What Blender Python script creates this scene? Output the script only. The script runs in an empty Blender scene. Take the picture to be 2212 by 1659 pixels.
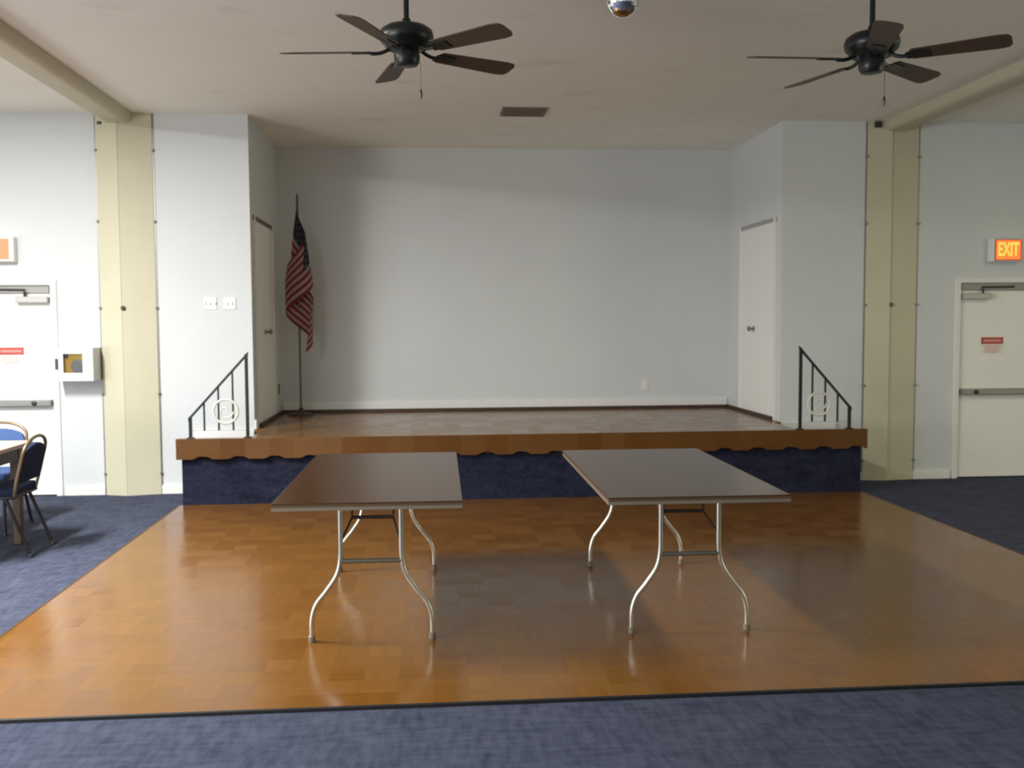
import bpy, bmesh, math, random
from mathutils import Vector, Matrix
random.seed(7)
PI = math.pi
scene = bpy.context.scene
C = scene.collection

# ------------------------------------------------------------------ materials
def mat(name, col, rough=0.6, metal=0.0, var=0.06, scale=6.0, bump=0.0, bscale=None, spec=0.5, stretch=(1, 1, 1), coat=0.0):
    m = bpy.data.materials.new(name); m.use_nodes = True
    nt = m.node_tree; N = nt.nodes; L = nt.links
    b = N['Principled BSDF']
    b.inputs['Roughness'].default_value = rough
    b.inputs['Metallic'].default_value = metal
    b.inputs['Specular IOR Level'].default_value = spec
    b.inputs['Coat Weight'].default_value = coat
    tc = N.new('ShaderNodeTexCoord'); mp = N.new('ShaderNodeMapping')
    mp.inputs['Scale'].default_value = stretch
    L.new(tc.outputs['Object'], mp.inputs['Vector'])
    nz = N.new('ShaderNodeTexNoise'); nz.inputs['Scale'].default_value = scale; nz.inputs['Detail'].default_value = 4
    L.new(mp.outputs['Vector'], nz.inputs['Vector'])
    mx = N.new('ShaderNodeMix'); mx.data_type = 'RGBA'
    mx.inputs['A'].default_value = tuple(c * (1 - var) for c in col) + (1,)
    mx.inputs['B'].default_value = tuple(min(1, c * (1 + var)) for c in col) + (1,)
    L.new(nz.outputs['Fac'], mx.inputs['Factor'])
    L.new(mx.outputs['Result'], b.inputs['Base Color'])
    if bump:
        n2 = N.new('ShaderNodeTexNoise'); n2.inputs['Scale'].default_value = bscale or scale * 8
        L.new(mp.outputs['Vector'], n2.inputs['Vector'])
        bp = N.new('ShaderNodeBump'); bp.inputs['Strength'].default_value = bump; bp.inputs['Distance'].default_value = 0.01
        L.new(n2.outputs['Fac'], bp.inputs['Height']); L.new(bp.outputs['Normal'], b.inputs['Normal'])
    return m

def emit_mat(name, col, strength):
    m = bpy.data.materials.new(name); m.use_nodes = True
    nt = m.node_tree; b = nt.nodes['Principled BSDF']
    b.inputs['Base Color'].default_value = tuple(c * .12 for c in col) + (1,)
    b.inputs['Emission Strength'].default_value = strength
    nz = nt.nodes.new('ShaderNodeTexNoise'); nz.inputs['Scale'].default_value = 18
    mx = nt.nodes.new('ShaderNodeMix'); mx.data_type = 'RGBA'
    mx.inputs['A'].default_value = tuple(c * .92 for c in col) + (1,); mx.inputs['B'].default_value = tuple(col) + (1,)
    nt.links.new(nz.outputs['Fac'], mx.inputs['Factor']); nt.links.new(mx.outputs['Result'], b.inputs['Emission Color'])
    return m

def parquet(name, dark, light, block=0.155, rough=0.2, spec=0.5):
    """square blocks of short strips, the strips turned in every other block"""
    m = bpy.data.materials.new(name); m.use_nodes = True
    nt = m.node_tree; N = nt.nodes; L = nt.links; b = N['Principled BSDF']
    tc = N.new('ShaderNodeTexCoord')
    def vm(op, a, bval):
        n = N.new('ShaderNodeVectorMath'); n.operation = op; L.new(a, n.inputs[0]); n.inputs[1].default_value = bval; return n.outputs[0]
    def mth(op, a, bb=None, v=None):
        n = N.new('ShaderNodeMath'); n.operation = op; L.new(a, n.inputs[0])
        if bb is not None: L.new(bb, n.inputs[1])
        elif v is not None: n.inputs[1].default_value = v
        return n.outputs[0]
    cell = vm('SNAP', tc.outputs['Object'], (block, block, 50))
    wn = N.new('ShaderNodeTexWhiteNoise'); wn.noise_dimensions = '3D'; L.new(cell, wn.inputs['Vector'])
    s1 = vm('SNAP', tc.outputs['Object'], (block / 5, block, 50)); s2 = vm('SNAP', tc.outputs['Object'], (block, block / 5, 50))
    ck = N.new('ShaderNodeTexChecker'); ck.inputs['Scale'].default_value = 1 / block
    L.new(vm('ADD', tc.outputs['Object'], (0, 0, 10.03)), ck.inputs['Vector'])
    sm = N.new('ShaderNodeMix'); sm.data_type = 'VECTOR'; L.new(ck.outputs['Fac'], sm.inputs['Factor'])
    L.new(s1, sm.inputs['A']); L.new(s2, sm.inputs['B'])
    ws = N.new('ShaderNodeTexWhiteNoise'); ws.noise_dimensions = '3D'; L.new(sm.outputs['Result'], ws.inputs['Vector'])
    nz = N.new('ShaderNodeTexNoise'); nz.inputs['Scale'].default_value = 1.3; nz.inputs['Detail'].default_value = 3
    L.new(tc.outputs['Object'], nz.inputs['Vector'])
    f = mth('ADD', mth('ADD', mth('MULTIPLY', wn.outputs['Value'], v=.5), mth('MULTIPLY', ws.outputs['Value'], v=.3)), mth('MULTIPLY', nz.outputs['Fac'], v=.3))
    mx = N.new('ShaderNodeMix'); mx.data_type = 'RGBA'
    mx.inputs['A'].default_value = tuple(dark) + (1,); mx.inputs['B'].default_value = tuple(light) + (1,)
    L.new(f, mx.inputs['Factor']); L.new(mx.outputs['Result'], b.inputs['Base Color'])
    rr = N.new('ShaderNodeMapRange'); rr.inputs['To Min'].default_value = rough * .8; rr.inputs['To Max'].default_value = rough * 1.25
    L.new(wn.outputs['Value'], rr.inputs['Value']); L.new(rr.outputs['Result'], b.inputs['Roughness'])
    b.inputs['Specular IOR Level'].default_value = spec
    return m

def carpet_mat(name, dark, light):
    m = bpy.data.materials.new(name); m.use_nodes = True
    nt = m.node_tree; N = nt.nodes; L = nt.links; b = N['Principled BSDF']
    b.inputs['Roughness'].default_value = 1; b.inputs['Specular IOR Level'].default_value = .1
    tc = N.new('ShaderNodeTexCoord')
    def nz(scale, stretch, det=3):
        mp = N.new('ShaderNodeMapping'); mp.inputs['Scale'].default_value = stretch
        L.new(tc.outputs['Object'], mp.inputs['Vector'])
        n = N.new('ShaderNodeTexNoise'); n.inputs['Scale'].default_value = scale; n.inputs['Detail'].default_value = det
        L.new(mp.outputs['Vector'], n.inputs['Vector']); return n.outputs['Fac']
    a = nz(30, (1, .25, 1)); c = nz(30, (.2, 1, 1)); d = nz(5, (1, 1, 1)); e = nz(160, (1, 1, 1), 1)
    def add(x, y, w):
        n = N.new('ShaderNodeMath'); n.operation = 'MULTIPLY_ADD'; L.new(y, n.inputs[0]); n.inputs[1].default_value = w
        if hasattr(x, 'links'): L.new(x, n.inputs[2])
        else: n.inputs[2].default_value = x
        return n.outputs[0]
    f = add(add(add(add(-.75, a, .9), c, .7), d, .5), e, .4)
    mx = N.new('ShaderNodeMix'); mx.data_type = 'RGBA'
    mx.inputs['A'].default_value = tuple(dark) + (1,); mx.inputs['B'].default_value = tuple(light) + (1,)
    L.new(f, mx.inputs['Factor']); L.new(mx.outputs['Result'], b.inputs['Base Color'])
    bp = N.new('ShaderNodeBump'); bp.inputs['Strength'].default_value = .4; bp.inputs['Distance'].default_value = .004
    L.new(e, bp.inputs['Height']); L.new(bp.outputs['Normal'], b.inputs['Normal'])
    return m

def ceiling_mat():
    m = mat('ceiling_paint', (.86, .85, .78), .9, var=.03, scale=2, bump=.15, bscale=90, spec=.2)
    nt = m.node_tree; N = nt.nodes; L = nt.links; b = N['Principled BSDF']
    src = b.inputs['Base Color'].links[0].from_socket
    tc = N.new('ShaderNodeTexCoord'); mp = N.new('ShaderNodeMapping'); mp.inputs['Scale'].default_value = (.8, 1.2, 1)
    L.new(tc.outputs['Object'], mp.inputs['Vector'])
    n = N.new('ShaderNodeTexNoise'); n.inputs['Scale'].default_value = 2.3; n.inputs['Detail'].default_value = 2
    L.new(mp.outputs['Vector'], n.inputs['Vector'])
    mr = N.new('ShaderNodeMapRange'); mr.inputs['From Min'].default_value = .62; mr.inputs['From Max'].default_value = .74
    mr.inputs['To Max'].default_value = .16
    L.new(n.outputs['Fac'], mr.inputs['Value'])
    mx = N.new('ShaderNodeMix'); mx.data_type = 'RGBA'; L.new(mr.outputs['Result'], mx.inputs['Factor'])
    L.new(src, mx.inputs['A']); mx.inputs['B'].default_value = (.38, .34, .30, 1)
    L.new(mx.outputs['Result'], b.inputs['Base Color'])
    return m

def flag_mat():
    m = bpy.data.materials.new('flag_cloth'); m.use_nodes = True
    nt = m.node_tree; N = nt.nodes; L = nt.links; b = N['Principled BSDF']; b.inputs['Roughness'].default_value = .8
    uv = N.new('ShaderNodeUVMap'); sp = N.new('ShaderNodeSeparateXYZ'); L.new(uv.outputs['UV'], sp.inputs[0])
    def mth(op, a, v=None, bb=None):
        n = N.new('ShaderNodeMath'); n.operation = op
        if isinstance(a, (int, float)): n.inputs[0].default_value = a
        else: L.new(a, n.inputs[0])
        if bb is not None: L.new(bb, n.inputs[1])
        elif v is not None: n.inputs[1].default_value = v
        return n.outputs[0]
    u, v = sp.outputs[0], sp.outputs[1]
    stripe = mth('MODULO', mth('FLOOR', mth('MULTIPLY', v, 13)), 2)          # 0 red, 1 white
    canton = mth('MULTIPLY', mth('LESS_THAN', u, .4), bb=mth('LESS_THAN', v, 7 / 13))
    # rows of stars
    fu = mth('SUBTRACT', mth('FRACT', mth('MULTIPLY', u, 6 / .4)), .5); fv = mth('SUBTRACT', mth('FRACT', mth('MULTIPLY', v, 5 * 13 / 7)), .5)
    r = mth('ADD', mth('MULTIPLY', fu, bb=fu), bb=mth('MULTIPLY', fv, bb=fv))
    star = mth('MULTIPLY', mth('LESS_THAN', r, .05), bb=canton)
    def mix(f, A, B):
        n = N.new('ShaderNodeMix'); n.data_type = 'RGBA'; L.new(f, n.inputs['Factor'])
        for k, x in (('A', A), ('B', B)):
            if isinstance(x, tuple): n.inputs[k].default_value = x + (1,)
            else: L.new(x, n.inputs[k])
        return n.outputs['Result']
    c = mix(stripe, (.20, .008, .014), (.30, .255, .245))
    c = mix(canton, c, (.006, .008, .017)); c = mix(star, c, (.10, .10, .11))
    L.new(c, b.inputs['Base Color'])
    return m

WALL = mat('pale_blue_wall_paint', (.65, .68, .69), .75, var=.03, scale=3, bump=.12, bscale=60, spec=.3)
CEIL = ceiling_mat()
WHITE = mat('white_trim_paint', (.80, .80, .78), .5, var=.02)
DOORW = mat('white_door_paint', (.87, .865, .82), .5, var=.02)
CREAM = mat('cream_paint', (.58, .555, .41), .55, var=.05, scale=4, bump=.1, bscale=40)
BEAMM = mat('beam_paint', (.54, .50, .37), .6, var=.05, scale=4)
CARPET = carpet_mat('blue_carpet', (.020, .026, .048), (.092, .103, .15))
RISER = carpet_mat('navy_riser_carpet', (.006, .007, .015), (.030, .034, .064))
PARQ = parquet('oak_parquet', (.145, .059, .009), (.205, .090, .017), .155, .20, .34)
DECK = parquet('stage_parquet', (.14, .062, .014), (.23, .11, .03), .155, .24, .8)
FASCIA = parquet('fascia_wood', (.095, .033, .003), (.13, .054, .006), .21, .4)
BLACK = mat('black_strip', (.012, .012, .014), .5, var=.1)
SHOE = mat('dark_shoe_moulding', (.06, .035, .02), .5, var=.2)
FANB = mat('fan_bronze', (.012, .016, .015), .35, .3, var=.15, spec=.5)
BLADE = mat('fan_blade_walnut', (.075, .048, .032), .5, var=.35, scale=8, stretch=(1, 8, 1))
IRON = mat('fan_bracket_brass', (.10, .09, .07), .35, .6, var=.1)
RAIL = mat('black_iron', (.02, .026, .026), .45, .4, var=.1)
ORN = mat('cream_ornament', (.66, .67, .60), .5, var=.05)
LAMI = mat('brown_laminate', (.052, .023, .008), .22, var=.12, scale=3, stretch=(1, 6, 1), spec=.36)
EDGE = mat('table_edge_band', (.20, .17, .13), .4, var=.1)
STEEL = mat('grey_steel_tube', (.62, .62, .56), .28, .85, var=.05)
BARM = mat('dull_steel_bar', (.17, .165, .14), .4, .5, var=.08)
BRACE = mat('dark_brace_steel', (.05, .035, .025), .45, .4, var=.15)
GREYM = mat('grey_hardware', (.24, .24, .23), .4, .5, var=.08)
LGREY = mat('pale_grey_hardware', (.42, .42, .40), .4, .3, var=.06)
RED = mat('red_sign_ink', (.50, .07, .06), .6, var=.1)
PINK = mat('pink_sign_text', (.72, .36, .32), .6, var=.1)
SIGNW = mat('sign_card', (.80, .78, .72), .6, var=.02)
AEDW = mat('cabinet_white_enamel', (.66, .66, .70), .4, var=.03)
AEDY = mat('yellow_case', (.50, .32, .045), .5, var=.1)
AEDG = mat('grey_disc', (.20, .21, .24), .5, var=.05)
DARK = mat('dark_plastic', (.03, .028, .04), .4, var=.1)
PLATE = mat('ivory_plate', (.78, .79, .76), .4, var=.02)
VENTM = mat('vent_metal', (.15, .12, .09), .6, var=.15)
VENTD = mat('vent_dark', (.05, .04, .03), .8, var=.2)
BLUEU_SHADE = mat('shaded_blue_upholstery', (.018, .026, .062), .85, var=.15, scale=40, spec=.2)  # blue cloth darkened: the side-on chair's shade is in the colour
BLUEU = mat('blue_upholstery', (.06, .105, .25), .85, var=.12, scale=40, spec=.2)
BRONZE = mat('bronze_chair_frame', (.20, .145, .085), .4, .6, var=.1)
DLEG = mat('dark_chair_leg', (.035, .028, .03), .4, .5, var=.1)
WOODT = mat('table_oak_top', (.62, .43, .28), .35, var=.1, scale=5, stretch=(1, 8, 1))
WOODL = mat('table_brown_wood', (.10, .06, .03), .5, var=.2, scale=6, stretch=(6, 6, 1))
MIRROR = mat('mirror_tile', (.86, .87, .87), .06, 1, var=.04)
GOLD = mat('flagpole_brass', (.17, .15, .11), .4, .7, var=.1)
FLAG = flag_mat()
EXITF = emit_mat('exit_red_glow', (1.0, .115, .02), 1.05)
EXITL = emit_mat('exit_letter_glow', (1.0, .24, .035), 1.45)
EXITP = emit_mat('exit_pale_glow', (1.0, .46, .21), .40)

def glass_mat():
    m = bpy.data.materials.new('cabinet_glass'); m.use_nodes = True
    b = m.node_tree.nodes['Principled BSDF']
    b.inputs['Transmission Weight'].default_value = 1; b.inputs['Roughness'].default_value = .02
    b.inputs['IOR'].default_value = 1.1; b.inputs['Base Color'].default_value = (.97, .98, .97, 1)
    return m
GLASS = glass_mat()

# ------------------------------------------------------------------ mesh helpers
def BM(): return bmesh.new()

def bx(bm, x0, x1, y0, y1, z0, z1):
    v = [bm.verts.new(p) for p in ((x0, y0, z0), (x1, y0, z0), (x1, y1, z0), (x0, y1, z0), (x0, y0, z1), (x1, y0, z1), (x1, y1, z1), (x0, y1, z1))]
    fs = [bm.faces.new([v[i] for i in q]) for q in ((3, 2, 1, 0), (4, 5, 6, 7), (0, 1, 5, 4), (1, 2, 6, 5), (2, 3, 7, 6), (3, 0, 4, 7))]
    return v, fs

def prism(bm, pts, axis, a0, a1):
    """closed 2-D outline swept along an axis; pts are the two other coordinates in xyz order"""
    def P(p, a):
        if axis == 'x': return (a, p[0], p[1])
        if axis == 'y': return (p[0], a, p[1])
        return (p[0], p[1], a)
    A = [bm.verts.new(P(p, a0)) for p in pts]; B = [bm.verts.new(P(p, a1)) for p in pts]
    n = len(pts)
    bm.faces.new(A); bm.faces.new(B[::-1])
    for i in range(n): bm.faces.new((A[i], B[i], B[(i + 1) % n], A[(i + 1) % n]))

def tube(bm, path, r, seg=10, closed=False, rad=None):
    pts = [Vector(p) for p in path]; n = len(pts); rings = []
    up = None
    for i, p in enumerate(pts):
        a = pts[(i - 1) % n] if (closed or i > 0) else p
        b = pts[(i + 1) % n] if (closed or i < n - 1) else p
        t = (b - a).normalized()
        if up is None:
            up = Vector((0, 0, 1)) if abs(t.z) < .9 else Vector((1, 0, 0))
        s = t.cross(up).normalized(); up = s.cross(t).normalized()
        rr = rad[i] if rad else r
        rings.append([bm.verts.new(p + (s * math.cos(2 * PI * k / seg) + up * math.sin(2 * PI * k / seg)) * rr) for k in range(seg)])
    for i in range(n if closed else n - 1):
        A, B = rings[i], rings[(i + 1) % n]
        for k in range(seg): bm.faces.new((A[k], A[(k + 1) % seg], B[(k + 1) % seg], B[k]))
    if not closed:
        bm.faces.new(rings[0][::-1]); bm.faces.new(rings[-1])

def lathe(bm, prof, center=(0, 0, 0), seg=32, axis='z'):
    rings = []
    for r, z in prof:
        ring = []
        for k in range(seg):
            a = 2 * PI * k / seg
            q = (r * math.cos(a), r * math.sin(a), z)
            if axis == 'y': q = (q[0], q[2], q[1])
            if axis == 'x': q = (q[2], q[0], q[1])
            ring.append(bm.verts.new(Vector(q) + Vector(center)))
        rings.append(ring)
    for A, B in zip(rings, rings[1:]):
        for k in range(seg): bm.faces.new((A[k], A[(k + 1) % seg], B[(k + 1) % seg], B[k]))
    bm.faces.new(rings[0][::-1]); bm.faces.new(rings[-1])

def smooth_path(pts, n=8):
    """Catmull-Rom through the points"""
    P = [Vector(p) for p in pts]; P = [P[0] * 2 - P[1]] + P + [P[-1] * 2 - P[-2]]
    out = []
    for i in range(1, len(P) - 2):
        for k in range(n):
            t = k / n
            out.append(.5 * ((2 * P[i]) + (P[i + 1] - P[i - 1]) * t + (2 * P[i - 1] - 5 * P[i] + 4 * P[i + 1] - P[i + 2]) * t * t + (3 * P[i] - P[i - 1] - 3 * P[i + 1] + P[i + 2]) * t ** 3))
    out.append(P[-2]); return out

def obj(name, bm, m, parent=None, smooth=False, bevel=0.0, loc=None):
    bmesh.ops.recalc_face_normals(bm, faces=bm.faces)
    me = bpy.data.meshes.new(name); bm.to_mesh(me); bm.free()
    me.materials.append(m)
    o = bpy.data.objects.new(name, me); C.objects.link(o)
    if smooth:
        for p in me.polygons: p.use_smooth = True
        try: me.set_sharp_from_angle(angle=math.radians(40))
        except Exception: pass
    if bevel:
        b = o.modifiers.new('bevel', 'BEVEL'); b.width = bevel; b.segments = 2; b.limit_method = 'ANGLE'
    if parent: o.parent = parent
    if loc: o.location = loc
    return o

def box(name, x0, x1, y0, y1, z0, z1, m, parent=None, bevel=0.0):
    b = BM(); bx(b, x0, x1, y0, y1, z0, z1); return obj(name, b, m, parent, bevel=bevel)

def tag(o, label=None, cat=None, group=None, kind=None):
    if label: o['label'] = label
    if cat: o['category'] = cat
    if group: o['group'] = group
    if kind: o['kind'] = kind
    return o

def thing(name, label, cat, loc=(0, 0, 0), rz=0, group=None, kind=None):
    o = bpy.data.objects.new(name, None); C.objects.link(o); o.empty_display_size = .1
    o.location = loc; o.rotation_euler = (0, 0, rz)
    return tag(o, label, cat, group, kind)

def S(o, label=None): return tag(o, label, None, None, 'structure')

# ------------------------------------------------------------------ dimensions (metres; camera stands at x=0, y=0)
YW = 9.46      # wall with the exits
YB = 11.13     # back wall of the stage recess
HC = 3.54      # ceiling
ZS = 0.60      # stage deck
OL, OR = -1.665, 3.45    # recess opening
SL, SR = -2.21, 4.01     # stage ends
YL, YR = 8.72, 8.77      # stage lip, riser
XL, XR, YF = -2.20, 3.98, 4.04   # dance floor
WX0, WX1, WY0 = -7.4, 9.2, -5.0

# ------------------------------------------------------------------ the room shell
S(box('floor', WX0, WX1, WY0, YB + .2, -.1, 0, CARPET))
S(box('dance_floor', XL, XR, YF, YR, 0, .010, PARQ), 'polished oak parquet dance floor set into the blue carpet')
S(box('trim_1', XL - .018, XR + .018, YF - .018, YF, 0, .013, BLACK))
S(box('trim_2', XL - .012, XL, YF, YR, 0, .012, SHOE))
S(box('trim_3', XR, XR + .012, YF, YR, 0, .012, SHOE))
S(box('ceiling', WX0, WX1, WY0, YB + .2, HC, HC + .1, CEIL))
WIN = (-1.4, 2.6, .10, 1.90)     # unseen side windows, set low and tall so more light reaches the ceiling
WIR = (1.7, 4.7, .10, 1.90)
def side_wall(name, x0, x1, wn):
    b = BM(); bx(b, x0, x1, WY0, wn[0], 0, HC); bx(b, x0, x1, wn[1], YW + .1, 0, HC); bx(b, x0, x1, wn[0], wn[1], 0, wn[2]); bx(b, x0, x1, wn[0], wn[1], wn[3], HC)
    S(obj(name, b, WALL))
side_wall('wall_left', WX0 - .1, WX0, WIN); side_wall('wall_right', WX1, WX1 + .1, WIR)
def side_window(name, x, sgn, wn):
    b = BM(); a, c = sorted((x, x + sgn * .05))
    n = 4
    for k in range(n + 1):
        y = wn[0] + .02 + (wn[1] - wn[0] - .04) * k / n; bx(b, a, c, y - .018, y + .018, wn[2], wn[3])
    for z in (wn[2] + .018, wn[3] - .018): bx(b, a, c, wn[0] + .038, wn[1] - .038, z - .017, z + .017)
    S(obj(name, b, WHITE))
side_window('unseen_window_1', WX0 - .055, 1, WIN); side_window('unseen_window_2', WX1 + .055, -1, WIR)
S(box('wall_rear', WX0, WX1, WY0 - .1, WY0, 0, HC, WALL))

DL0, DL1 = -4.40, -3.49      # left exit door leaf
DR0, DR1 = 5.285, 6.195      # right exit door leaf
DH = 1.965
def wall_with_door(name, x0, x1, d0, d1):
    b = BM()
    bx(b, x0, d0 - .02, YW, YW + .12, 0, HC); bx(b, d1 + .02, x1, YW, YW + .12, 0, HC); bx(b, d0 - .02, d1 + .02, YW, YW + .12, DH + .02, HC)
    return S(obj(name, b, WALL))
wall_with_door('wall_front_left', WX0, OL, DL0, DL1)
wall_with_door('wall_front_right', OR, WX1, DR0, DR1)
S(box('wall_back', OL - .12, OR + .12, YB, YB + .12, 0, HC, WALL))
# side walls of the recess (doors sit on their faces)
S(box('wall_stage_left', OL - .12, OL, YW + .12, YB, 0, HC, WALL))
S(box('wall_stage_right', OR, OR + .12, YW + .12, YB, 0, HC, WALL))

# baseboards
def baseboard(name, x0, x1): S(box(name, x0, x1, YW - .018, YW, 0, .085, WHITE, bevel=.004))
baseboard('baseboard_left', -3.41, -3.05); baseboard('baseboard_right', 4.825, 5.215)
b = BM(); bx(b, -2.53, SL - .0, YW - .018, YW, 0, .085); bx(b, SL, OL, YW - .03, YW, 0, .592); S(obj('trim_4', b, WHITE, bevel=.003))
b = BM(); bx(b, OR, SR, YW - .03, YW, 0, .592); bx(b, SR, 4.29, YW - .018, YW, 0, .085); S(obj('trim_5', b, WHITE, bevel=.003))
S(box('baseboard_back', OL + .03, OR - .03, YB - .018, YB, ZS + .035, ZS + .115, WHITE))
b = BM(); bx(b, OL + .02, OR - .02, YB - .045, YB - .018, ZS + .001, ZS + .035); bx(b, OL + .018, OL + .042, 9.62, YB - .045, ZS + .001, ZS + .035); bx(b, OR - .042, OR - .018, 9.62, YB - .045, ZS + .001, ZS + .035)
S(obj('trim_6', b, SHOE))
b = BM(); bx(b, OL, OL + .018, YW, YW + .14, ZS + .001, ZS + .09)
S(obj('trim_7', b, WHITE))

# ------------------------------------------------------------------ cream columns and ceiling beams
def column(label, x0, xm, x1, ridge):
    o = thing('column', label, 'column', ((x0 + x1) / 2, YW, 0), kind='structure')
    cx = (x0 + x1) / 2
    b = BM(); prism(b, [(x0 - cx, 0), (x0 - cx, -.012), (xm - cx, -ridge), (xm - cx, 0)], 'z', 0, HC); obj('column_panel', b, CREAM, o)
    r2 = ridge - (.004 if x0 < 0 else .012)
    b = BM(); prism(b, [(xm - cx, 0), (xm - cx, -r2), (x1 - cx, -.012), (x1 - cx, 0)], 'z', 0, HC); obj('column_panel', b, CREAM, o)
    b = BM(); bx(b, x0 - cx - .014, x0 - cx - .001, -.006, 0, 0, HC); bx(b, x1 - cx + .001, x1 - cx + .014, -.006, 0, 0, HC); obj('seam', b, GREYM, o)
    for z in (.20, .95, 1.75, 2.55, 3.2):
        for xx in (x0 - cx - .004, x1 - cx + .004):
            b = BM(); lathe(b, [(.013, 0), (.013, -.02), (.007, -.026)], (xx, -.004, z), 12, 'y'); obj('bolt', b, GREYM, o, True)
    b = BM(); lathe(b, [(.020, 0), (.020, -.02), (.010, -.03)], (xm - cx + .012, -r2 + .004, 1.75), 14, 'y'); obj('bolt', b, IRON, o, True)
    sgn = -1 if x0 < 0 else 1
    hx = (x0 + .045 if sgn < 0 else x0 + .085) - cx
    b = BM(); bx(b, *((hx - .03, hx + .03, -.062, -.03, 3.475, 3.53) if sgn > 0 else (hx - .02, hx + .02, -.04, -.02, 3.43, 3.455))); obj('bracket_gap', b, DARK, o)
    return o
column('cream boxed column beside the wall cabinet and the left exit', -3.04, -2.83, -2.537, .085)
column('cream boxed column beside the glowing exit sign', 4.30, 4.53, 4.82, .06)

def beam(label, x0, x1, sgn):
    # hollow-looking boxed rafter with a rounded lower lip
    o = thing('beam', label, 'ceiling beam', ((x0 + x1) / 2, 0, HC), kind='structure')
    w = (x1 - x0) / 2; d = .10
    pts = [(-w, 0), (-w, -.035)]
    for k in range(9):
        a = PI + k / 8 * PI / 2
        pts.append((-w + .05 + .05 * math.cos(a), -d + .05 + .05 * math.sin(a)))
    for k in range(9):
        a = 1.5 * PI + k / 8 * PI / 2
        pts.append((w - .065 + .065 * math.cos(a), -d + .065 + .065 * math.sin(a)))
    pts.append((w, 0))
    if sgn > 0: pts = [(-p[0], p[1]) for p in pts]
    b = BM(); prism(b, pts, 'y', WY0, YW - .06)
    obj('beam_casing', b, BEAMM, o, True)
    b = BM(); bx(b, -w * .8, w * .8, YW - .06, YW - .05, -.07, 0); obj('end_plate', b, BRACE, o)
    return o
beam('cream boxed beam running under the ceiling over the left column', -2.96, -2.70, -1)
beam('cream boxed beam running under the ceiling over the right column', 4.455, 4.69, 1)

# ------------------------------------------------------------------ exit doors
def exit_door(name, x0, x1, hinge_left):
    cx = (x0 + x1) / 2
    o = thing(name, None, None, (cx, YW, 0), kind='structure'); w = (x1 - x0) / 2
    b = BM()
    for a0, a1 in ((-w - .055, -w), (w, w + .055)): bx(b, a0, a1, -.02, .12, 0, DH + .045)
    bx(b, -w, w, -.02, .12, DH, DH + .045); obj('door_frame', b, WHITE, o, bevel=.004)
    box('door_leaf', -w + .003, w - .003, .01, .055, .012, DH - .004, DOORW, o)
    s = 1 if hinge_left else -1         # closer body near the visible side of each door
    b = BM(); bx(b, -w + .01, w - .01, -.012, .01, DH - .075, DH - .01); obj('closer_rail', b, GREYM, o, bevel=.004)
    a, c = sorted((s * (w - .01), s * (w - .30)))
    b = BM(); bx(b, a, c, -.055, .01, DH - .165, DH - .105); obj('closer_body', b, LGREY, o, bevel=.008)
    b = BM(); tube(b, [(s * (w - .22), -.03, DH - .105), (s * (w - .22), -.03, DH - .06)], .012); tube(b, [(s * (w - .22), -.022, DH - .045), (s * (w - .55), -.022, DH - .04)], .010); obj('closer_arm', b, BRACE, o, True)
    b = BM(); bx(b, -w + .01, w - .01, -.055, .01, .845, .905); pb = obj('panic_bar', b, GREYM, o, bevel=.008)
    b = BM(); lathe(b, [(.022, 0), (.022, -.012), (.014, -.018)], (s * (w - .16), -.055, .876), 16, 'y'); obj('lock_cylinder', b, DARK, pb, True)
    return o
exit_door('door_1', DL0, DL1, True)
exit_door('door_2', DR0, DR1, False)

def notice(label, x0, z0):
    o = thing('warning_sign', label, 'sign', (x0, YW + .0095, z0))
    box('sign_card', -.12, .12, -.002, 0, -.085, .085, SIGNW, o)
    box('header_band', -.115, .115, -.004, -.002, .012, .08, RED, o)
    b = BM()
    for i, (n, wd) in enumerate(((0, .085), (1, .075), (2, .08), (3, .06))):
        z = -.004 - n * .02
        x = -wd
        while x < wd:
            l = random.uniform(.012, .03); bx(b, x, min(x + l, wd), -.004, -.002, z - .011, z); x += l + .007
    obj('small_print', b, PINK, o)
    b = BM(); x = -.09
    while x < .085:
        l = random.uniform(.012, .02); bx(b, x, x + l, -.0055, -.004, .034, .058); x += l + .006
    obj('header_print', b, PINK, o)
notice('red and white warning sign on the left exit door', -3.865, 1.312)
notice('red and white warning sign on the right exit door under the exit sign', 5.635, 1.34)

# ------------------------------------------------------------------ exit signs
def text_mesh(name, body, size, m, parent, loc, ext=.003, width=None):
    cu = bpy.data.curves.new(name, 'FONT'); cu.body = body; cu.size = size; cu.extrude = ext; cu.align_x = 'CENTER'; cu.align_y = 'CENTER'
    cu.offset = size * .025
    t = bpy.data.objects.new(name, cu); C.objects.link(t)
    dg = bpy.context.evaluated_depsgraph_get()
    me = bpy.data.meshes.new_from_object(t.evaluated_get(dg)); bpy.data.objects.remove(t)
    R = Matrix.Rotation(PI / 2, 4, 'X'); me.transform(R)
    if width:
        xs = [v.co.x for v in me.vertices]; k = width / (max(xs) - min(xs))
        for v in me.vertices: v.co.x *= k
    me.materials.clear(); me.materials.append(m); me.name = name
    o = bpy.data.objects.new(name, me); C.objects.link(o); o.parent = parent; o.location = loc
    return o

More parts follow.
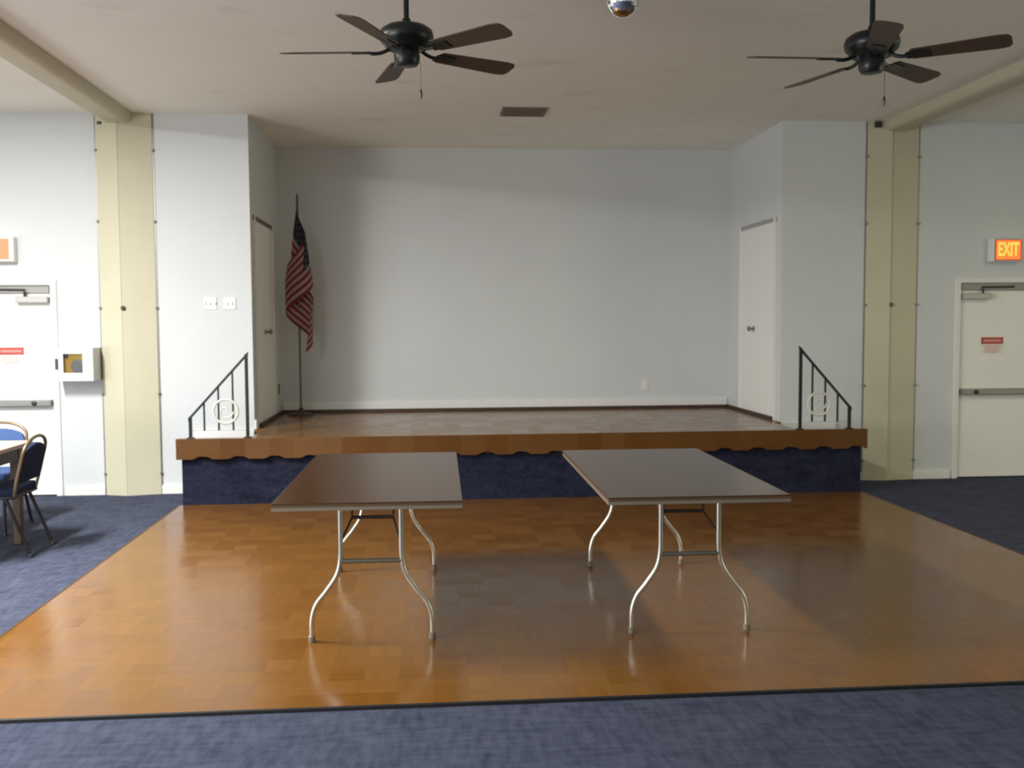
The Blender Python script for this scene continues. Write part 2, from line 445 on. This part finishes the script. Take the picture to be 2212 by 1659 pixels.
def exit_sign(label, cx, cz, face, letters):
    o = thing('exit_sign', label, 'exit sign', (cx, YW, cz))
    box('housing', -.165, .165, -.09, 0, -.115, .115, WHITE, o, bevel=.012)
    box('lit_face', -.128, .128, -.094, -.09, -.095, .095, face, o, bevel=.003)
    b = BM()
    for a in ((-.136, -.127, -.103, .103), (.127, .136, -.103, .103)): bx(b, a[0], a[1], -.097, -.09, a[2], a[3])
    for a in ((-.103, -.094), (.094, .103)): bx(b, -.127, .127, -.097, -.09, a[0], a[1])
    obj('bezel', b, RED if face is EXITF else WHITE, o)
    text_mesh('letters', 'EXIT', .185, letters, o, (0, -.096, 0), .002, .215)
exit_sign('glowing red exit sign above the right exit door', 5.72, 2.285, EXITF, EXITL)
exit_sign('pale orange exit sign above the left exit door, cut by the picture edge', -3.935, 2.29, EXITP, EXITP)

# ------------------------------------------------------------------ recess doors
def recess_door(name, x, sgn, y0, y1, knob_y):
    """sgn: +1 the face looks to +x"""
    o = thing(name, None, None, (x, (y0 + y1) / 2, ZS), kind='structure'); w = (y1 - y0) / 2; cy = (y0 + y1) / 2
    def sx(a, b_): return sorted((sgn * a, sgn * b_))
    b = BM()
    for a0, a1 in ((-w - .05, -w), (w, w + .05)): bx(b, *sx(0, .018), a0, a1, 0, 2.03)
    obj('door_frame', b, WHITE, o, bevel=.003)
    b = BM(); bx(b, *sx(0, .012), -w - .06, w + .06, 1.985, 2.03); obj('door_head', b, LGREY if sgn < 0 else VENTM, o)
    b = BM(); bx(b, *sx(0, .008), -w, w, .012, 1.985); obj('door_leaf', b, DOORW, o)
    b = BM(); lathe(b, [(.028, 0), (.028, .006), (.012, .008), (.012, .035), (.026, .045), (.028, .06), (.016, .07)], (sgn * .008, knob_y - cy, .915), 18, 'x')
    if sgn < 0:
        for v in b.verts: v.co.x = -.008 - (v.co.x + .008)
    obj('door_knob', b, GREYM, o, True)
recess_door('door_3', OR, -1, 9.66, 10.70, 10.25)
recess_door('door_4', OL, 1, 9.66, 10.70, 10.14)

# ------------------------------------------------------------------ the stage
st = thing('stage', 'raised wooden stage with scalloped fascia and navy carpet front', 'stage', ((SL + SR) / 2, YL, 0))
ox = (SL + SR) / 2
IL, IR = -1.58, 3.36          # inner edges of the two stair wells
pts = [(SL, YL), (SR, YL), (SR, YL + .07), (IR, YL + .07), (IR, YW - .031), (OR - .001, YW - .031), (OR - .001, YB - .001), (OL + .001, YB - .001), (OL + .001, YW - .031), (IL, YW - .031), (IL, YL + .07), (SL, YL + .07)]
b = BM(); prism(b, [(x - ox, y - YL) for x, y in pts], 'z', ZS - .03, ZS); obj('deck', b, DECK, st)
# scalloped fascia
prof = [(SL - ox, ZS - .03)]; n = 20; top = ZS - .03
bot = []
x = SL - ox; per = .31; i = 0
while x < SR - ox - .01:
    for t, dz in ((0, 0), (.42, 0), (.50, .006), (.58, .020), (.66, .026), (.86, .022), (.95, .010)):
        xx = x + t * per
        if xx < SR - ox: bot.append((xx, .420 + dz))
    x += per
bot.append((SR - ox, .42))
b = BM(); prism(b, [(SL - ox, top)] + bot + [(SR - ox, top)], 'y', -.004, .018); obj('fascia', b, FASCIA, st)
b = BM(); bx(b, SL - ox, SR - ox, -.006, -.004, ZS - .03, ZS - .001); obj('nosing', b, FASCIA, st)
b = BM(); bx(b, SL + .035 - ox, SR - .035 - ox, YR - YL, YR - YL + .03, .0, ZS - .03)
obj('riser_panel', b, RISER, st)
# stairs at both ends
for s, e, i_ in ((1, SL, IL), (-1, SR, IR)):
    for k in (1, 2):
        xa = e + s * (.10 + .17 * (k - 1)); zt = .2 * k
        a, c = sorted((xa - ox, i_ - ox - s * .001))
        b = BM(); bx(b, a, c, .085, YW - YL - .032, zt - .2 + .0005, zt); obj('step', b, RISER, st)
    a, c = sorted((i_ - ox, i_ - ox + s * .02))
    b = BM(); bx(b, a, c, .085, YW - YL - .032, 0.401, ZS - .031); obj('step_riser', b, RISER, st)

def handrail(label, xs, xt, zs_, zt_, bal):
    """xs: short outer post, xt: tall inner post"""
    o = thing('handrail', label, 'handrail', (xt, YL + .035, ZS), group='stage stair handrails')
    r = .011
    def Z(x): return (zt_ - ZS) + (x - xt) / (xs - xt) * (zs_ - zt_)
    for X, top_ in ((xt, zt_ - ZS), (xs, zs_ - ZS)):
        b = BM(); bx(b, X - xt - .013, X - xt + .013, -.013, .013, .001, top_); bx(b, X - xt - .03, X - xt + .03, -.03, .03, .001, .009); obj('post', b, RAIL, o, bevel=.002)
    b = BM(); d = .016 * (1 if xs < xt else -1)
    prism(b, [(0 + d, zt_ - ZS + .018), (xs - xt - d, zs_ - ZS - .018 + .006), (xs - xt - d, zs_ - ZS - .018 - .020), (0 + d, zt_ - ZS - .008)], 'y', -.016, .016); obj('top_rail', b, RAIL, o)
    b = BM(); a, c = sorted((xs - xt, 0)); bx(b, a, c, -.004, .004, .066, .071); obj('bottom_rail', b, LGREY, o)
    for X in bal:
        b = BM(); bx(b, X - xt - .007, X - xt + .007, -.007, .007, .068, Z(X) - .01); obj('baluster', b, RAIL, o)
    # scroll ornament over the two taller balusters
    cx = (bal[0] + bal[1]) / 2 - xt; cz = .235
    b = BM()
    tube(b, [(cx + .105 * math.cos(t), -.012, cz + .105 * math.sin(t)) for t in [2 * PI * k / 36 for k in range(36)]], .011, 8, True)
    tube(b, [(cx + (.02 + .045 * t / 6) * math.cos(t), -.012, cz + (.02 + .045 * t / 6) * math.sin(t)) for t in [.25 * k for k in range(26)]], .007, 8)
    obj('scroll_ornament', b, ORN, o, True)
    return o
handrail('black iron handrail on the left end of the stage', -2.09, -1.60, .79, 1.335, (-1.722, -1.846, -1.970))
handrail('black iron handrail on the right end of the stage', 3.85, 3.383, .81, 1.348, (3.496, 3.618, 3.737))

# ------------------------------------------------------------------ small wall things
def plate(name, label, cat, x, y, z, w, h, axis='y', knobs=1, m=PLATE, group=None):
    o = thing(name, label, cat, (x, y, z), 0, group)
    if axis == 'y':
        box('cover_plate', -w / 2, w / 2, -.007, 0, -h / 2, h / 2, m, o, bevel=.003)
        for k in range(knobs):
            cx = (k - (knobs - 1) / 2) * .046
            if cat == 'light switch': box('toggle', cx - .005, cx + .005, -.018, -.007, -.012, .012, WHITE, o)
            else: box('socket', -.016, .016, -.010, -.007, -.034 + k * 0, .034, m, o)
    else:
        box('cover_plate', 0, .007, -w / 2, w / 2, -h / 2, h / 2, m, o, bevel=.003)
        box('socket', .007, .010, -.016, .016, -.034, .034, DARK, o)
    return o
plate('light_switch', 'ivory triple light switch plate, the one further from the stage opening', 'light switch', -2.045, YW, 1.79, .115, .115, knobs=3)
plate('light_switch', 'ivory double light switch plate, the one nearer the stage opening', 'light switch', -1.868, YW, 1.79, .115, .115, knobs=2)
plate('power_outlet', 'white outlet low on the back wall of the stage', 'outlet', 2.46, YB, .875, .075, .115)
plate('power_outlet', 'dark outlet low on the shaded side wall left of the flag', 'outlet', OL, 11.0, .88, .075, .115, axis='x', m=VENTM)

# wall cabinet with the defibrillator inside
cb = thing('wall_cabinet', 'white defibrillator wall cabinet between the left exit and the cream column', 'cabinet', (-3.235, YW, 1.237))
W2, HH, DD = .178, .150, .20
b = BM(); bx(b, -W2, W2, -.01, 0, -HH, HH); bx(b, -W2, -W2 + .008, -DD, -.01, -HH, HH); bx(b, W2 - .008, W2, -DD, -.01, -HH, HH); bx(b, -W2 + .008, W2 - .008, -DD, -.01, HH - .008, HH); bx(b, -W2 + .008, W2 - .008, -DD, -.01, -HH, -HH + .008)
obj('cabinet_body', b, AEDW, cb)
dn = bpy.data.objects.new('cabinet_door', None)
wx0, wx1, wz0, wz1 = -.085, .085, -.075, .098
b = BM(); bx(b, -W2, wx0, -DD - .022, -DD, -HH, HH); bx(b, wx1, W2, -DD - .022, -DD, -HH, HH); bx(b, wx0, wx1, -DD - .022, -DD, wz1, HH); bx(b, wx0, wx1, -DD - .022, -DD, -HH, wz0)
dr = obj('cabinet_door', b, AEDW, cb)
box('window_pane', wx0, wx1, -DD - .012, -DD - .009, wz0, wz1, GLASS, dr)
box('latch', -.155, -.128, -DD - .028, -DD - .022, -.045, .055, DARK, dr, bevel=.006)
df = thing('defibrillator', 'yellow defibrillator case with grey disc seen through the cabinet window', 'defibrillator', (-3.235, YW - .17, 1.237))
box('case', -.105, .105, -.020, .12, -.141, .125, AEDY, df, bevel=.02)
b = BM(); lathe(b, [(.062, 0), (.062, -.006), (.055, -.010)], (.035, -.020, -.02), 28, 'y'); obj('grey_disc', b, AEDG, df, True)
box('handle', -.105, -.05, -.026, -.020, .055, .12, DARK, df, bevel=.006)

# ceiling vent
v = thing('ceiling_vent', 'dark rectangular air vent in the ceiling in front of the stage', 'vent', (.885, 9.18, HC))
w, d = .205, .18
b = BM(); bx(b, -w, w, -d, -d + .03, -.012, 0); bx(b, -w, w, d - .03, d, -.012, 0); bx(b, -w, -w + .03, -d + .03, d - .03, -.012, 0); bx(b, w - .03, w, -d + .03, d - .03, -.012, 0); obj('vent_frame', b, VENTM, v)
box('vent_duct', -w + .03, w - .03, -d + .03, d - .03, -.003, -.001, VENTD, v)
b = BM()
for k in range(9):
    y = -d + .045 + k * .034
    prism(b, [(y, -.004), (y + .004, -.004), (y + .02, -.013), (y + .016, -.013)], 'x', -w + .03, w - .03)
obj('vent_slats', b, VENTM, v)

# ------------------------------------------------------------------ ceiling fans
def fan(label, x, y, zb, phi, spans=(0, 72, 144, 216, 288)):
    o = thing('ceiling_fan', label, 'ceiling fan', (x, y, zb), 0, 'five-bladed ceiling fans')
    top = HC - zb
    b = BM(); lathe(b, [(.014, .13), (.014, top - .05)], seg=14); obj('downrod', b, FANB, o, True)
    b = BM(); lathe(b, [(.02, top - .075), (.055, top - .06), (.068, top - .02), (.068, top - .0005)], seg=24); obj('canopy', b, FANB, o, True)
    b = BM(); lathe(b, [(.06, .005), (.10, .012), (.115, .030), (.135, .050), (.142, .080), (.134, .108), (.105, .128), (.06, .140), (.025, .150), (.02, .17)], seg=36); obj('motor_housing', b, FANB, o, True)
    b = BM(); lathe(b, [(.035, -.075), (.055, -.070), (.066, -.050), (.068, -.020), (.062, .006)], seg=28); obj('switch_housing', b, FANB, o, True)
    for k, dg in enumerate(spans):
        a = math.radians(phi + dg)
        # blade along +x, pitched about its own axis
        ol = [(.20, -.052), (.60, -.070), (.645, -.062), (.66, -.035), (.66, .035), (.645, .062), (.60, .070), (.20, .052), (.185, .03), (.185, -.03)]
        b = BM(); prism(b, ol, 'z', -.003, .003)
        bmesh.ops.rotate(b, verts=b.verts, cent=(0, 0, 0), matrix=Matrix.Rotation(math.radians(-13), 3, 'X'))
        bl = obj('blade', b, BLADE, o); bl.rotation_euler = (0, 0, a); bl.location = (0, 0, .0)
        b = BM()
        tube(b, smooth_path([(.085, 0, .018), (.12, .0, .002), (.15, 0, -.006), (.19, 0, -.006)], 4), .010, 8)
        v_, _ = bx(b, .17, .285, -.032, .032, -.009, -.003)
        bmesh.ops.rotate(b, verts=v_, cent=(0, 0, 0), matrix=Matrix.Rotation(math.radians(-13), 3, 'X'))
        obj('blade_bracket', b, FANB, bl)
    b = BM(); tube(b, [(.06, 0, -.04), (.071, 0, -.06), (.071, 0, -.19)], .0014, 6); ch = obj('pull_chain', b, IRON, o)
    b = BM(); lathe(b, [(.003, -.19), (.007, -.198), (.008, -.225), (.003, -.24)], (.071, 0, 0), 12); obj('chain_pull', b, IRON, ch, True)
    return o
FANS = [(-.103, 5.256, 3.008, 30.2), (2.326, 5.082, 2.965, 36.0)]
fan('dark ceiling fan hanging nearer the left beam', *FANS[0])
fan('dark ceiling fan hanging nearer the right beam', *FANS[1])

# mirror ball
mb = thing('mirror_ball', 'small mirror ball hanging from the ceiling between the two fans', 'mirror ball', (.957, 4.85, 3.165))
b = BM(); bmesh.ops.create_uvsphere(b, u_segments=30, v_segments=18, radius=.083)
obj('ball', b, MIRROR, mb)
b = BM(); lathe(b, [(.012, .080), (.012, .10), (.004, .11), (.004, .30), (.03, .31), (.035, HC - 3.165 - .0005)], seg=16); obj('hanger', b, FANB, mb, True)

# ------------------------------------------------------------------ folding tables
def folding_table(label, cx, cy, rz):
    o = thing('folding_table', label, 'table', (cx, cy, .0105), rz, 'brown folding tables on the dance floor')
    HW, HL, T = .4535, .895, .735
    box('tabletop', -HW, HW, -HL, HL, T - .006, T, LAMI, o, bevel=.002)
    box('core_board', -HW + .002, HW - .002, -HL + .002, HL - .002, T - .020, T - .006, WOODL, o)
    b = BM()
    for s in (-1, 1):
        bx(b, s * HW - (.012 if s > 0 else 0), s * HW + (0 if s > 0 else .012), -HL, HL, T - .036, T - .020)
        bx(b, -HW + .012, HW - .012, s * HL - (.012 if s > 0 else 0), s * HL + (0 if s > 0 else .012), T - .036, T - .020)
    obj('apron_rail', b, EDGE, o)
    for s in (-1, 1):
        yt, yf = s * (HL - .20), s * (HL - .20)
        for q in (-1, 1):
            path = smooth_path([(q * .15, yt, T - .022), (q * .15, yt, .55), (q * .152, yt, .42), (q * .172, yt, .335), (q * .225, yt, .255), (q * .275, yt, .19), (q * .297, yt, .12), (q * .30, yt, .045), (q * .30, yt, .012)], 6)
            b = BM(); tube(b, path, .0125, 12); lg = obj('leg', b, STEEL, o, True)
            b = BM(); lathe(b, [(.016, 0), (.017, .004), (.017, .03), (.0135, .034)], (q * .30, yf, 0), 14); obj('foot_cap', b, EDGE, lg, True)
        b = BM(); tube(b, [(-.15, yt, .405), (.15, yt, .405)], .012, 10); obj('crossbar', b, BARM, o, True)
        # U-shaped folding brace
        yb = yt - s * .14
        b = BM(); tube(b, [(-.105, yb, T - .022), (-.105, yb, T - .138), (.105, yb, T - .138), (.105, yb, T - .022)], .011, 8)
        obj('folding_brace', b, BRACE, o, True)
        for q in (-1, 1):
            b = BM(); tube(b, [(q * .105, yb, T - .138), (q * .14, yt, .52)], .005, 8); obj('brace_link', b, BRACE, o, True)
    return o
folding_table('brown folding table on the dance floor, left of the pair', -.296, 5.585, math.radians(-.6))
folding_table('brown folding table on the dance floor, right of the pair', 1.318, 5.565, math.radians(-.6))

# ------------------------------------------------------------------ table and chairs by the left exit
tb = thing('dining_table', 'wooden table by the left exit, cut by the picture edge', 'table', (-3.85, 7.05, 0))
box('tabletop', -.92, .92, -.455, .455, .715, .748, WOODT, tb, bevel=.006)
b = BM(); bx(b, -.86, .86, -.40, -.375, .62, .715); bx(b, -.86, .86, .375, .40, .62, .715); bx(b, -.86, -.835, -.375, .375, .62, .715); bx(b, .835, .86, -.375, .375, .62, .715); obj('apron', b, WOODL, tb)
for sx_ in (-1, 1):
    for sy_ in (-1, 1):
        b = BM(); v_, _ = bx(b, sx_ * .83 - .035, sx_ * .83 + .035, sy_ * .365 - .035, sy_ * .365 + .035, 0, .715)
        for p in v_[:4]: p.co.x = sx_ * .83 + (p.co.x - sx_ * .83) * .75; p.co.y = sy_ * .365 + (p.co.y - sy_ * .365) * .75
        obj('leg', b, WOODL, tb, bevel=.004)

def banquet_chair(label, loc, rz, cloth, legm):
    """faces local -y"""
    o = thing('banquet_chair', label, 'chair', loc, rz, 'blue banquet chairs at the wooden table')
    b = BM(); prism(b, [(-.20, -.21), (.20, -.21), (.215, -.16), (.20, .19), (-.20, .19), (-.215, -.16)], 'z', .425, .48); obj('seat', b, cloth, o, bevel=.015)
    b = BM(); tube(b, [(-.195, -.20, .415), (.195, -.20, .415), (.195, .185, .415), (-.195, .185, .415)], .011, 8, True); obj('seat_frame', b, legm, o, True)
    def back(t, x): return (x, .185 + .10 * t, .43 + .40 * t)     # leaning plane
    arch = [back(-.02, -.185), back(.3, -.195), back(.62, -.195)] + [back(.72 + .26 * math.sin(a), -.195 * math.cos(a)) for a in [PI * k / 10 for k in range(11)]] + [back(.62, .195), back(.3, .195), back(-.02, .185)]
    b = BM(); tube(b, smooth_path(arch, 3), .012, 10); obj('back_frame', b, BRONZE, o, True)
    out = [(-.185, .20), (-.187, .62)] + [(-.187 * math.cos(a), .66 + .20 * math.sin(a)) for a in [PI * (k + .6) / 10 for k in range(9)]] + [(.187, .62), (.185, .20)]
    b = BM()
    A = [b.verts.new(Vector(back(t, x)) + Vector((0, -.022, .004))) for x, t in out]; B = [b.verts.new(Vector(back(t, x)) + Vector((0, .014, -.003))) for x, t in out]
    b.faces.new(A); b.faces.new(B[::-1])
    for i in range(len(out)): j = (i + 1) % len(out); b.faces.new((A[i], B[i], B[j], A[j]))
    obj('backrest', b, cloth, o, bevel=.008)
    for q in (-1, 1):
        b = BM(); tube(b, [(q * .19, -.185, .415), (q * .20, -.215, .012)], .0125, 10); lg = obj('leg', b, legm, o, True)
        b = BM(); lathe(b, [(.015, 0), (.016, .02), (.013, .028)], (q * .20, -.2155, 0), 12); obj('foot_cap', b, DARK, lg, True)
        b = BM(); tube(b, [(q * .19, .13, .415), (q * .195, .20, .24), (q * .20, .285, .012)], .0125, 10); lg = obj('leg', b, legm, o, True)
        b = BM(); lathe(b, [(.015, 0), (.016, .02), (.013, .028)], (q * .20, .287, 0), 12); obj('foot_cap', b, DARK, lg, True)
    return o
banquet_chair('shaded blue banquet chair with bronze frame turned side-on at the table end', (-3.04, 7.14, 0), -PI / 2, BLUEU_SHADE, DLEG)
banquet_chair('blue banquet chair facing the camera behind the wooden table', (-3.42, 7.88, 0), 0, BLUEU, DLEG)

# ------------------------------------------------------------------ flag
fl = thing('flag', 'draped stars and stripes flag on a pole in the left corner of the stage', 'flag', (-1.40, 10.80, ZS))
b = BM(); lathe(b, [(.13, .001), (.13, .012), (.10, .03), (.03, .045), (.02, .09)], seg=28); obj('stand', b, SHOE, fl, True)
b = BM(); tube(b, [(0, 0, .05), (0, 0, 2.31)], .0125, 12); obj('pole', b, GOLD, fl, True)
b = BM(); lathe(b, [(.014, 2.30), (.018, 2.31), (.010, 2.325), (.016, 2.345), (.002, 2.39)], seg=14); obj('finial', b, GOLD, fl, True)
me = bpy.data.meshes.new('flag_cloth'); NU, NV = 72, 40
vs, fs, uvs = [], [], []
for j in range(NV + 1):
    for i in range(NU + 1):
        u, w = i / NU, j / NV
        drop = .66 * w + (1.08 - .12 * w) * u
        z = 2.30 - drop
        spread = min(1, .10 + drop * 1.05) * (1 - .25 * max(0, drop - 1.0))
        ph = 1 + u * 3.1 + .25 * w
        tri = abs((ph % 2) - 1) * 2 - 1
        tri = math.sin(tri * PI / 2) * .75 + tri * .25
        x = .02 + (.155 * tri - .01) * spread
        y = -.03 - .05 * math.sin(ph * PI + .6) * spread - .06 * spread * (1 - u) + .02 * math.sin(9 * u + 5 * w)
        vs.append((x, y, z)); uvs.append((u, w))
for j in range(NV):
    for i in range(NU):
        a = j * (NU + 1) + i; fs.append((a, a + 1, a + NU + 2, a + NU + 1))
me.from_pydata(vs, [], fs); ul = me.uv_layers.new(name='UVMap')
for p in me.polygons:
    p.use_smooth = True
    for li in p.loop_indices: ul.data[li].uv = uvs[me.loops[li].vertex_index]
me.materials.append(FLAG)
fo = bpy.data.objects.new('flag_cloth', me); C.objects.link(fo); fo.parent = fl
sd = fo.modifiers.new('solid', 'SOLIDIFY'); sd.thickness = .003

# ------------------------------------------------------------------ light: ceiling troffers of the left bay, one dim warm lamp on the right
LG = (0, 1.0, .42, 1.0, 5.0, .32)
def troffer(x, y, watts, col, sx=.55, sy=1.15):
    l = bpy.data.lights.new('ceiling_troffer', 'AREA'); l.shape = 'RECTANGLE'; l.size = sx; l.size_y = sy; l.energy = watts; l.color = col
    o = bpy.data.objects.new('ceiling_troffer', l); C.objects.link(o); o.location = (x, y, HC - .012); return o
if LG[0]: troffer(-3.75, 7.3, 40 * LG[0], (1.0, .985, .95), .3, 1.2)
if LG[4]: troffer(-3.75, 5.6, 40 * LG[4], (1.0, .985, .95), .3, 1.2)
if LG[3]:
  for y in (3.9, 2.2, .5, -1.2):
    troffer(-3.75, y, 40 * LG[3], (1.0, .985, .95), .3, 1.2)
if LG[5]:
    l = bpy.data.lights.new('unseen_window_light', 'AREA'); l.shape = 'RECTANGLE'; l.size = WIR[3] - WIR[2] - .06; l.size_y = WIR[1] - WIR[0] - .06; l.energy = 100 * LG[5]; l.color = (1, .95, .62)  # unseen window, adds yellow light from the right
    o = bpy.data.objects.new('unseen_window_light', l); C.objects.link(o); o.location = (WX1 + .07, (WIR[0] + WIR[1]) / 2, (WIR[2] + WIR[3]) / 2); o.rotation_euler = (0, PI / 2, 0)
if LG[2]:
  troffer(6.6, 6.3, 30 * LG[2], (1.0, .90, .58))
  troffer(6.6, 2.5, 30 * LG[2], (1.0, .90, .58))
if LG[1]:
    l = bpy.data.lights.new('unseen_window_light', 'AREA'); l.shape = 'RECTANGLE'; l.size = WIN[3] - WIN[2] - .06; l.size_y = WIN[1] - WIN[0] - .06; l.energy = 200 * LG[1]; l.color = (1, .99, .97)  # unseen window, strengthened to lift the ceiling
    o = bpy.data.objects.new('unseen_window_light', l); C.objects.link(o); o.location = (WX0 - .07, (WIN[0] + WIN[1]) / 2, (WIN[2] + WIN[3]) / 2); o.rotation_euler = (0, -PI / 2, 0)
w = bpy.data.worlds.new('night'); scene.world = w; w.use_nodes = True
w.node_tree.nodes['Background'].inputs['Color'].default_value = (.0, .0, .0, 1)

# ------------------------------------------------------------------ camera
cam = bpy.data.cameras.new('camera'); co = bpy.data.objects.new('camera', cam); C.objects.link(co)
cam.sensor_fit = 'HORIZONTAL'; cam.sensor_width = 36; cam.lens = 2125.8 / 2212 * 36; cam.clip_start = .05
F = Vector((0.0827741, 0.99458653, -0.06281789)); Rr = Vector((0.99650826, -0.08329666, -0.00574133)); U = Vector((0.01094277, 0.06212331, 0.99800849))
M = Matrix((Rr, U, -F)).transposed().to_4x4(); M.translation = (0, 0, 1.6)
co.matrix_world = M
scene.camera = co
cam.dof.use_dof = True; cam.dof.focus_distance = 2.0; cam.dof.aperture_fstop = 8.0   # the hand-held shot is a little out of focus

vs_ = scene.view_settings
vs_.view_transform = 'Standard'; vs_.look = 'None'; vs_.gamma = 1; vs_.use_curve_mapping = False; vs_.exposure = 1.11
scene.cycles.use_denoising = True
scene.cycles.max_bounces = 12; scene.cycles.diffuse_bounces = 8
